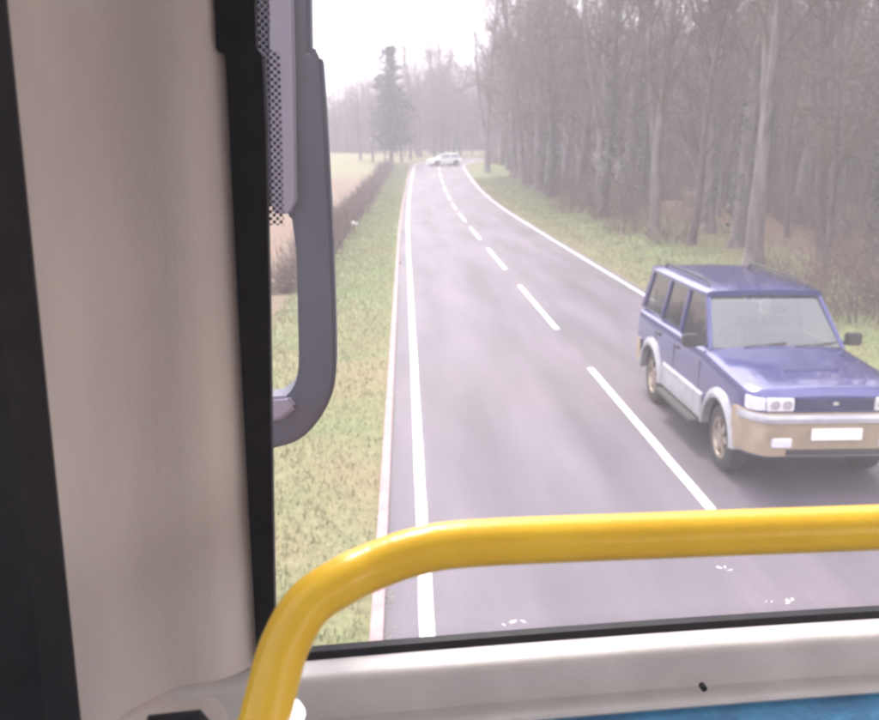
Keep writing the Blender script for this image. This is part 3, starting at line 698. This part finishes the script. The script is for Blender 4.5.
# side window frame (near the eye, dark)
b=MB(); b.rings([[(pe.x+.004,pe.y-.004,z),(pe.x-.008,pe.y-.05,z),(XL,pe.y-.12,z),(XL-.03,pe.y-.12,z),(XL-.03,pe.y+.05,z),(pe.x-.0,pe.y+.02,z)] for z in (zs-.2,4.15)]); b.build('side_window_seal','rubber',bus,smooth=False)
# exterior near-side mirror with its looped arm, 0.35 m ahead of the glass
MY=1.22
def mout(pts,th,name,m,par,dy=0,bev=.008):
    P_=[hitY(px,py,MY+dy) for px,py in pts]; q=MB(); q.rings([[tuple(a) for a in P_],[(a.x,a.y+th,a.z) for a in P_]]); return q.build(name,m,par,smooth=True,bevel=bev,ang=40)
frame=[(240,-70),(309,-70),(311,52),(322,54),(326,110),(331,200),(335,300),(336,370),(331,398),(318,422),(300,440),(278,448),(240,455),
       (240,402),(262,402),(280,400),(292,390),(298,370),(298,330),(296,250),(291,215),(280,205),(240,205)]
def smooth_run(pts):
    out=[]
    for i in range(len(pts)-1):
        p=[Vector(pts[max(i-1,0)]),Vector(pts[i]),Vector(pts[i+1]),Vector(pts[min(i+2,len(pts)-1)])]
        for j in range(4):
            t=j/4; q=.5*((2*p[1])+(p[2]-p[0])*t+(2*p[0]-5*p[1]+4*p[2]-p[3])*t*t+(p[3]-p[0]-3*p[2]+3*p[1])*t**3); out.append((q.x,q.y))
    return out+[pts[-1]]
frame=frame[:5]+smooth_run(frame[5:13])+smooth_run(frame[13:20])+frame[20:]
mo=mout(frame,.07,'mirror_arm','mirror',bus)
M['plate2']=mat('pale_plastic_and_highlight',(.24,.23,.31),.5,noise=.15,scale=8)  # pale plastic of the mirror back, also colours the arm's painted highlight
mout([(268,-60),(292,-60),(295,60),(297,200),(290,214),(272,214)],.012,'mirror_back','plate2',mo,-.0135,.003)
mout([(262,398),(288,396),(297,408),(282,420),(262,424)],.012,'arm_highlight','plate2',mo,-.013,.005)  # light blue highlight put in as a pale plate on the arm's curl
# handrail
rl=[(256,790,.60),(262,735,.61),(272,690,.625),(285,645,.64),(308,605,.655),(343,581,.666),(372,567,.676),(415,552,.682),(475,542,.686)]
P_=[hitY(a,b_,c) for a,b_,c in rl]
# horizontal run: constant height from the last bend point to the far side
zr_=hitY(700,534,.69).z; print('rail z',zr_,P_[-1].z)
for p in P_: 
    pass
P_[-1].z=(P_[-1].z+zr_)/2
run=[Vector((x,.69,zr_)) for x in np.linspace(.10,1.75,12)]
mir=[Vector((2*XC-p.x,p.y,p.z)) for p in P_[::-1]]
allp=[Vector((P_[0].x-.005,.59,2.6)),]+P_+[r for r in run if P_[-1].x+.04<r.x<2*XC-P_[-1].x-.04]+mir+[Vector((2*XC-P_[0].x+.005,.59,2.6))]
def catmull(pts,k=6):
    out=[]
    for i in range(len(pts)-1):
        p0,p1,p2,p3=pts[max(i-1,0)],pts[i],pts[i+1],pts[min(i+2,len(pts)-1)]
        for j in range(k):
            t=j/k; out.append(.5*((2*p1)+(p2-p0)*t+(2*p0-5*p1+4*p2-p3)*t*t+(3*p1-p0-3*p2+p3)*t**3))
    out.append(pts[-1]); return out
cp=catmull(allp)
b=MB(); b.tube(cp,.0195,24); ro=b.build('handrail','yellow',bus,ang=80)
p=hitY(276,712,.62); 
b=MB(); b.tube([(p.x-.004,p.y,p.z-.012),(p.x+.0,p.y,p.z+.004)],.0235,20); b.build('rail_collar','chrome',ro,bevel=.002)
# shell of the upper deck and the body below
b=MB(); rs=[]
for y in (-8.5,.95):
    rs.append([(XL-.06,y,4.14),(XL-.04,y,4.26),(XL+.2,y,4.36),(XC,y,4.40),(XR-.2,y,4.36),(XR+.04,y,4.26),(XR+.06,y,4.14),(XR,y,4.14),(XR-.2,y,4.22),(XC,y,4.27),(XL+.2,y,4.22),(XL,y,4.14)])
b.rings(rs); b.build('roof','ceiling',bus)
b=MB(); b.box(XL-.02,XR+.02,.955,.99,4.12,4.30); b.build('front_header','trim',bus)
b=MB(); b.box(XL,XR,-8.5,.74,2.28,2.34); b.build('upper_floor','floor',bus)
b=MB()
for x0,x1 in ((XL-.06,XL),(XR,XR+.06)): b.box(x0,x1,-8.5,.60 if x0<0 else .9,2.36,3.02)
b.build('side_wall','trim',bus)
b=MB()
for x0,x1 in ((XL-.055,XL-.005),(XR+.005,XR+.055)):
    for y in (-1.0,-2.6,-4.2,-5.8,-7.4): b.box(x0,x1,y-.06,y+.06,3.02,4.14)
b.build('window_pillar','trim',bus)
b=MB(); b.box(XR-.05,XR+.05,.72,.9,3.02,4.14); b.build('corner_pillar','trim',bus,bevel=.02)
b=MB(); b.box(XL,XR,-8.56,-8.5,2.34,4.2); b.build('rear_wall','trim',bus)
b=MB(); b.box(XL-.035,XL-.03,-.94,.6,3.02,4.14); b.build('side_window','sglass',bus,smooth=False)
b=MB(); b.rings([[(XL-.06,-8.56,z),(XL-.06,.80,z),(XL+.15,.97,z),(XC,1.02,z),(XR-.15,.97,z),(XR+.06,.80,z),(XR+.06,-8.56,z)] for z in (.32,2.27)]); b.build('lower_body','busred',bus)
b=MB(); b.rings([[(x,Wy(x)+.02,z) for x in (-.28,.3,XC,1.5,2.1)]+[(2.1,Wy(2.1)+.05,z),(XC,Wy(XC)+.07,z),(-.28,Wy(-.28)+.05,z)] for z in (2.28,zs-.035)]); b.build('front_skin','busred',bus)
# upper deck seats behind the viewer
for y in (-.75,-1.55,-2.35):
    for x in (-.05,.42,1.42,1.89):
        pass
# ---------------------------------------------------------------- haze, light, world
def volmat(d,c):
    m=bpy.data.materials.new('haze_air'); m.use_nodes=True; nt=m.node_tree; nt.nodes.remove(nt.nodes['Principled BSDF'])
    v=nt.nodes.new('ShaderNodeVolumePrincipled'); v.inputs['Density'].default_value=d; v.inputs['Color'].default_value=(*c,1); v.inputs['Anisotropy'].default_value=0.0
    nt.links.new(v.outputs[0],nt.nodes['Material Output'].inputs['Volume']); return m
M['haze']=volmat(.0030,(.94,.90,.95))  # haze fades the distance and imitates veiling glare with a lavender tint
b=MB(); b.box(-950,950,-450,1400,-1.2,46); hz=b.build('haze','haze',smooth=False); tag(hz,kind='stuff',label='pale haze standing in partly for glare, whitening the far road and trees',cat='haze')
w=bpy.data.worlds.new('World'); sc.world=w; w.use_nodes=True; nt=w.node_tree; bg=nt.nodes['Background']
sky=nt.nodes.new('ShaderNodeTexSky'); sky.sky_type='NISHITA'; sky.sun_disc=False
SE,SA=R(54),R(-12)   # sun elevation, azimuth right of +Y
sky.sun_elevation=SE; sky.sun_rotation=SA; sky.air_density=1.0; sky.dust_density=4.0
tc=nt.nodes.new('ShaderNodeTexCoord'); nn=nt.nodes.new('ShaderNodeTexNoise'); nn.inputs['Scale'].default_value=2.2; nn.inputs['Detail'].default_value=5; nt.links.new(tc.outputs['Generated'],nn.inputs[0])
cr=nt.nodes.new('ShaderNodeValToRGB'); e=cr.color_ramp.elements; e[0].position=.38; e[0].color=(6.6,6.5,7.0,1); e[1].position=.62; e[1].color=(15,14.6,15.4,1); nt.links.new(nn.outputs[0],cr.inputs[0])
mx=nt.nodes.new('ShaderNodeMix'); mx.data_type='RGBA'; mx.inputs[0].default_value=.85
nt.links.new(sky.outputs[0],mx.inputs[6]); nt.links.new(cr.outputs[0],mx.inputs[7]); nt.links.new(mx.outputs[2],bg.inputs[0]); bg.inputs[1].default_value=.095
sl=bpy.data.lights.new('sun','SUN'); sl.energy=1.2; sl.angle=R(12); sl.color=(1,.95,.9); so_=bpy.data.objects.new('sun',sl); col.objects.link(so_)
dv=Vector((math.sin(SA)*math.cos(SE),math.cos(SA)*math.cos(SE),math.sin(SE))); so_.rotation_euler=dv.to_track_quat('Z','Y').to_euler()
vs=sc.view_settings; sc.display_settings.display_device='sRGB'; vs.view_transform='Standard'; vs.look='None'; vs.gamma=1; vs.use_curve_mapping=False; vs.exposure=2.0
sc.render.engine='CYCLES'; sc.cycles.filter_width=2.4; sc.cycles.transparent_max_bounces=24
sc.cycles.volume_bounces=0; sc.cycles.max_bounces=8; sc.cycles.diffuse_bounces=4
